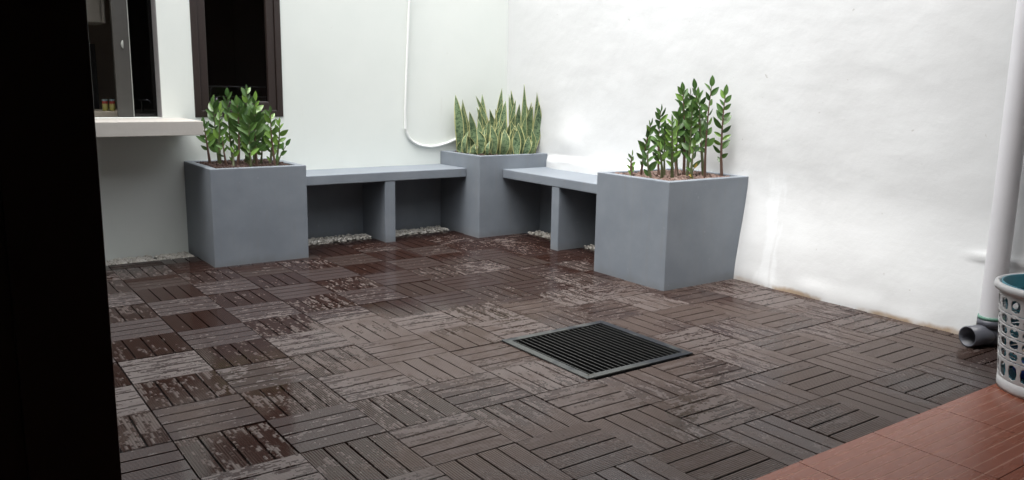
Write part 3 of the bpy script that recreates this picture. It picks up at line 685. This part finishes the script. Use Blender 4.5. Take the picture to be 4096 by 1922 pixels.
lathe('base', [(.001, .002), (RB-.03, .002), (RB-.026, .03), (RB-.030, .03), (RB-.034, .008), (.001, .007)], M_TEAL, tb, 48)
def cloth(name, mat, c, r_, h, seed, label):
    bm = bmesh.new(); bmesh.ops.create_icosphere(bm, subdivisions=4, radius=1)
    for v in bm.verts:
        n_ = v.co.normalized(); k = 1+.22*noise.noise(n_*2.2+Vector((seed, 0, 0)))+.13*noise.noise(n_*5.5+Vector((seed, 3, 0)))
        v.co = Vector((n_.x*r_*min(k, 1.05), n_.y*r_*min(k, 1.05), (n_.z*k*.5+.5)*h))
    o = bm_obj(name, bm, mat, None, c, smooth=True); return tag(o, label, 'cloth')
cloth('crumpled_cloth', M_BLUE, BC+Vector((0, 0, .024)), .138, .10, 3, 'crumpled blue cloth at the bottom of the laundry basket')
cloth('crumpled_cloth', M_MAROON, BC+Vector((.01, 0, .13)), .120, .16, 8, 'dark maroon cloth bundled on top inside the laundry basket')
# red pail at the frame's right edge
PC = on_axis(4072, 1888, 2, .0088); pc = PC + Vector((RIGHT.x, RIGHT.y, 0))*.128
pl = empty('pail', pc); tag(pl, 'red topped plastic pail cut off by the right frame edge', 'pail')
lathe('body', [(.001, .002), (.092, .002), (.097, .01), (.099, .045), (.097, .045), (.09, .012), (.001, .008)], M_PINK, pl, 40)
lathe('lid', [(.097, .0452), (.100, .047), (.100, .06), (.098, .085), (.092, .10), (.06, .105), (.001, .105)], M_RED, pl, 40)

# ------------------------------------------------------------------ plants
def leaf_mesh(name, mat, L, Wd, fold, curl, nl=9, nc=4, tip=1.0):
    bm = bmesh.new(); uvl = bm.loops.layers.uv.new('UVMap'); G = []
    for i in range(nl+1):
        t = i/nl; wv = Wd*.5*(math.sin(math.pi*t**.82)**.85 if 0 < t < 1 else 0.02); row = []
        for k in range(nc+1):
            s = k/nc*2-1
            row.append((bm.verts.new((s*wv, t*L, abs(s)*wv*fold - curl*L*t*t + .0)), (k/nc, t)))
        G.append(row)
    for i in range(nl):
        for k in range(nc):
            q = (G[i][k], G[i][k+1], G[i+1][k+1], G[i+1][k]); f = bm.faces.new([a[0] for a in q]); f.smooth = True
            for lp, a in zip(f.loops, q): lp[uvl].uv = a[1]
    me = bpy.data.meshes.new(name); bm.to_mesh(me); bm.free(); me.materials.append(mat); return me
LV = {}
for nm, mt in (('d', M_LEAF), ('y', M_LEAFY), ('o', M_LEAFOLD)):
    LV[nm] = [leaf_mesh('leaf', mt, 1, .44, .30, .05), leaf_mesh('leaf', mt, 1, .50, .20, .16), leaf_mesh('leaf', mt, 1, .38, .45, .02)]
def zz_stem(root, base, tip, n, llen, f0, mats, rr, face, bend, r0=.0085, brown=False):
    """one fleshy upright stem with leaflets in two ranks; base/tip are world points, face = direction the frond's flat side looks"""
    o = Vector(root.location); base = base-o; tip = tip-o
    H = (tip-base).length; mid = (base+tip)/2+bend; P_ = []
    for k in range(13):
        t = k/12; P_.append(base*(1-t)**2+mid*2*t*(1-t)+tip*t*t)
    st = tube('stem', P_, [r0*(1.15-.9*(k/12)**.8) for k in range(13)], M_STEMB if brown else M_STEM, root, 8)
    def at(t):
        k = min(11, int(t*12)); f = t*12-k; return P_[k].lerp(P_[k+1], f), (P_[k+1]-P_[k]).normalized()
    for i in range(n):
        t = f0+(1-f0)*(i/(n-1) if n > 1 else 1)**.9; p, d = at(min(.999, t)); top = i == n-1
        nf = (face - d*face.dot(d)).normalized(); sd_ = d.cross(nf)*(1 if i % 2 else -1)
        sd_ = (Matrix.Rotation(rr.uniform(-.6, .6), 3, d) @ sd_)
        ang = R(rr.uniform(34, 62))*(1-.45*max(0, (t-.75)/.25)); dr = d if top else (d*math.cos(ang)+sd_*math.sin(ang)).normalized()
        nz = (nf - dr*nf.dot(dr)).normalized(); nz = Matrix.Rotation(rr.uniform(-.7, .7), 3, dr) @ nz
        xx = dr.cross(nz).normalized()
        L = llen*rr.uniform(.70, 1.16)*(.72+.28*math.sin(math.pi*min(1, .15+(t-f0)/(1.0001-f0)*.9)))
        m4 = Matrix((xx*L, dr*L, nz*L)).transposed().to_4x4(); m4.translation = p
        km = mats[rr.randrange(len(mats))]
        lf = link('leaf', LV[km][rr.randrange(3)], None, st); lf.matrix_basis = m4
    return st
def zz(name, loc, label, pxo, sc, rows, soilz, q0, seed):
    rt = empty(name, loc); tag(rt, label, 'plant'); rr = random.Random(seed)
    for (bx, by, tx_, ty_, dep, n, ll, f0, mats, brown) in rows:
        q = Vector(q0)+HF*dep
        b = on_depth(pxo[0]+bx/sc, pxo[1]+by/sc, q); b.z = soilz-.012
        t = on_depth(pxo[0]+tx_/sc, pxo[1]+ty_/sc, q)
        t += HF*rr.uniform(-.04, .04)
        face = (-HF*rr.uniform(.6, 1.0) + Vector((RIGHT.x, RIGHT.y, 0))*rr.uniform(-.7, .7) + Vector((0, 0, .25))).normalized()
        zz_stem(rt, b, t, max(n, round(n*1.08)), ll*1.30, f0, mats, rr, face, Vector((rr.uniform(-.025, .025), rr.uniform(-.025, .025), .0)), rr.uniform(.007, .0105), brown)
D, Yg, DY_ = ('d', 'd', 'd', 'd', 'd', 'y'), ('y',), ('d', 'd', 'y')
rowsL = [
 (295,1010,235,575,-.02,8,.060,.42,D,True), (415,1050,350,280,.05,17,.068,.22,D,False), (430,1060,430,380,-.05,13,.066,.25,D,False), (520,1090,475,760,-.15,5,.050,.45,DY_,True),
 (600,1010,535,185,.10,16,.070,.22,('d','y','d'),False), (655,1080,640,300,-.06,15,.066,.25,D,True), (755,1040,765,115,.08,18,.068,.22,D,False), (790,1060,720,330,.0,14,.066,.25,DY_,False),
 (830,1090,800,480,-.15,14,.066,.25,D,False), (870,1060,880,250,.03,17,.070,.22,D,False), (910,1080,895,430,-.10,14,.068,.28,D,True), (955,1040,950,420,.08,13,.064,.22,D,False),
 (820,1085,800,880,-.19,4,.05,.5,DY_,False), (1075,1055,1095,700,.04,7,.052,.2,DY_,False), (1150,1080,1085,400,-.06,9,.066,.38,('d','y'),True), (1140,1070,1200,540,-.02,9,.056,.35,Yg,False), (1160,1075,1290,830,-.08,4,.055,.35,D,False),
 (600,1050,590,880,-.14,4,.045,.4,Yg,False)]
zz('zz_plant', (-2.275, -.31, .585), 'dense glossy green leafy plant in the planter under the window', (750, 330), 3.267, rowsL, .588, (-2.275, -.31, .6), 21)
rowsR = [
 (318,970,308,790,-.10,7,.042,.2,DY_,True), (395,975,480,490,.02,15,.050,.25,D,True), (505,985,480,690,-.14,7,.066,.15,D,False), (570,985,595,360,.05,17,.062,.25,D,True), (600,985,560,690,-.17,5,.05,.5,Yg,False),
 (625,990,620,520,.0,10,.062,.35,D,False), (700,1005,690,460,-.12,15,.058,.25,('y','d','y'),False), (740,985,725,750,-.02,4,.05,.6,D,True), (745,980,760,390,.05,14,.060,.3,DY_,False), (810,985,800,170,.06,20,.062,.25,D,True), (845,970,860,200,.10,20,.062,.28,D,False),
 (840,965,900,330,.0,15,.064,.3,D,False), (885,1000,935,640,-.14,8,.058,.25,D,False), (1000,980,925,140,.06,18,.062,.3,D,True), (1005,985,960,210,.0,16,.060,.35,D,False), (1015,990,1068,115,-.05,13,.064,.3,D,True),
 (1180,980,1212,200,.02,17,.062,.2,D,True), (915,1000,908,900,-.16,2,.04,.4,('o',),False)]
zz('zz_plant', (-.32, -2.17, .597), 'tall leafy stems rising from the near right planter', (2400, 300), 2.418, rowsR, .600, (-.32, -2.17, .6), 33)
# snake plants
snk = [(262,180,320,1010,95,.02),(285,405,400,1010,60,.06),(360,320,450,1020,75,.05),(365,250,590,1000,58,.10),(468,430,520,1045,82,-.08),(560,195,770,1000,62,.12),(655,170,740,1000,72,.16),(575,365,690,1000,72,.07),(615,365,690,1010,78,.02),
 (765,390,865,1040,76,.04),(850,390,860,1000,72,.10),(945,85,1010,1000,78,.09),(1000,270,1050,1050,88,.0),(960,270,940,1000,86,.05),(1045,170,1050,1000,52,.14),(1078,110,1060,1000,62,.17),(1150,245,1140,1040,62,.08),(1270,30,1155,1040,64,.06),
 (1200,315,1185,1050,84,.02),(1285,275,1295,1000,42,.13),(1385,290,1330,1000,52,.10),(1395,350,1310,1040,92,.05),(1500,150,1360,1040,66,.06),(1490,300,1375,1040,98,.0),(1310,450,1300,1050,86,-.04),(1185,600,1270,1050,102,-.11),(1135,480,1005,1050,86,-.06),
 (1000,520,850,1060,86,-.10),(980,690,950,1060,104,-.13),(790,630,820,1060,84,-.13),(735,595,665,1050,72,-.05),(575,680,600,1060,92,-.12),(545,900,590,1060,70,-.16),(800,820,665,1060,36,-.17),(765,860,740,1060,46,-.17),(910,530,880,1000,72,-.02),
 (1380,690,1340,1040,62,-.04),(1390,870,1315,1050,72,-.08),(600,540,620,1000,72,.0),(770,540,760,1000,74,.0),(440,780,440,1040,44,-.04),(350,850,372,1020,52,.0),(1170,690,1160,1050,94,-.14),(470,800,470,1040,52,-.1),(690,700,700,1040,84,-.1),(900,640,910,1050,84,-.12),(1080,560,1090,1050,90,-.09)]
rq = random.Random(77)
for k in range(16):
    bx = rq.uniform(330, 1370); snk.append((bx+rq.uniform(-60, 60), rq.uniform(560, 860), bx, 1050, rq.uniform(60, 95), rq.uniform(-.14, .1)))
sp_ = empty('snake_plant', (-.31, -.28, .59)); tag(sp_, 'clump of striped yellow edged snake plants in the corner planter', 'plant'); rr = random.Random(5)
for (tx_, ty_, bx, by, wpx, dep) in snk:
    q = Vector((-.31, -.28, .6))+HF*dep
    b = on_depth(1750+bx/3.664, 330+by/3.664, q); b.z = .582
    b.x = min(max(b.x, CPX+.07), -.05); b.y = min(max(b.y, CPY+.07), -.05)
    t = on_depth(1750+tx_/3.664, 330+ty_/3.664, q); t.x = min(t.x, -.018); t.y = min(t.y, -.02)
    wid = wpx/3.664/FPX*(q-CAM).dot(HF)*1.42
    ax = t-b; L = ax.length; d = ax.normalized(); face = (-HF + Vector((rr.uniform(-.4, .4), rr.uniform(-.4, .4), 0))).normalized(); xx = d.cross(face).normalized(); face = xx.cross(d)
    bm = bmesh.new(); uvl = bm.loops.layers.uv.new('UVMap'); G = []; bow = rr.uniform(-.035, .035); bow2 = rr.uniform(-.03, .03); tw = rr.uniform(-.6, .6); nl, nc = 14, 6
    for i in range(nl+1):
        s_ = i/nl; wv = wid*.5*(min(1, .55+1.1*s_) if s_ < .41 else 1)*(1-max(0, (s_-.55)/.45)**1.7)
        if i == nl: wv = .0006
        c_ = b + ax*s_ + (xx*bow+face*bow2)*math.sin(math.pi*s_); ct_, sn_ = math.cos(tw*s_), math.sin(tw*s_); xs_ = xx*ct_+face*sn_; fs_ = face*ct_-xx*sn_
        row = []
        for k in range(nc+1):
            u = k/nc*2-1; row.append((bm.verts.new(c_ + xs_*(u*wv) + fs_*((u*u)*wv*.38 + .0015*math.sin(s_*19+u*2+bow*300)) - sp_.location), (k/nc, s_*L)))
        G.append(row)
    for i in range(nl):
        for k in range(nc):
            qd = (G[i][k], G[i][k+1], G[i+1][k+1], G[i+1][k]); f = bm.faces.new([a_[0] for a_ in qd]); f.smooth = True
            for lp, a_ in zip(f.loops, qd): lp[uvl].uv = a_[1]
    lf = bm_obj('leaf', bm, M_SNAKE, sp_); md = lf.modifiers.new('thick', 'SOLIDIFY'); md.thickness = .0022; md.offset = 0

scene.render.engine = 'CYCLES'
scene.cycles.max_bounces = 8; scene.cycles.diffuse_bounces = 5; scene.cycles.transparent_max_bounces = 8
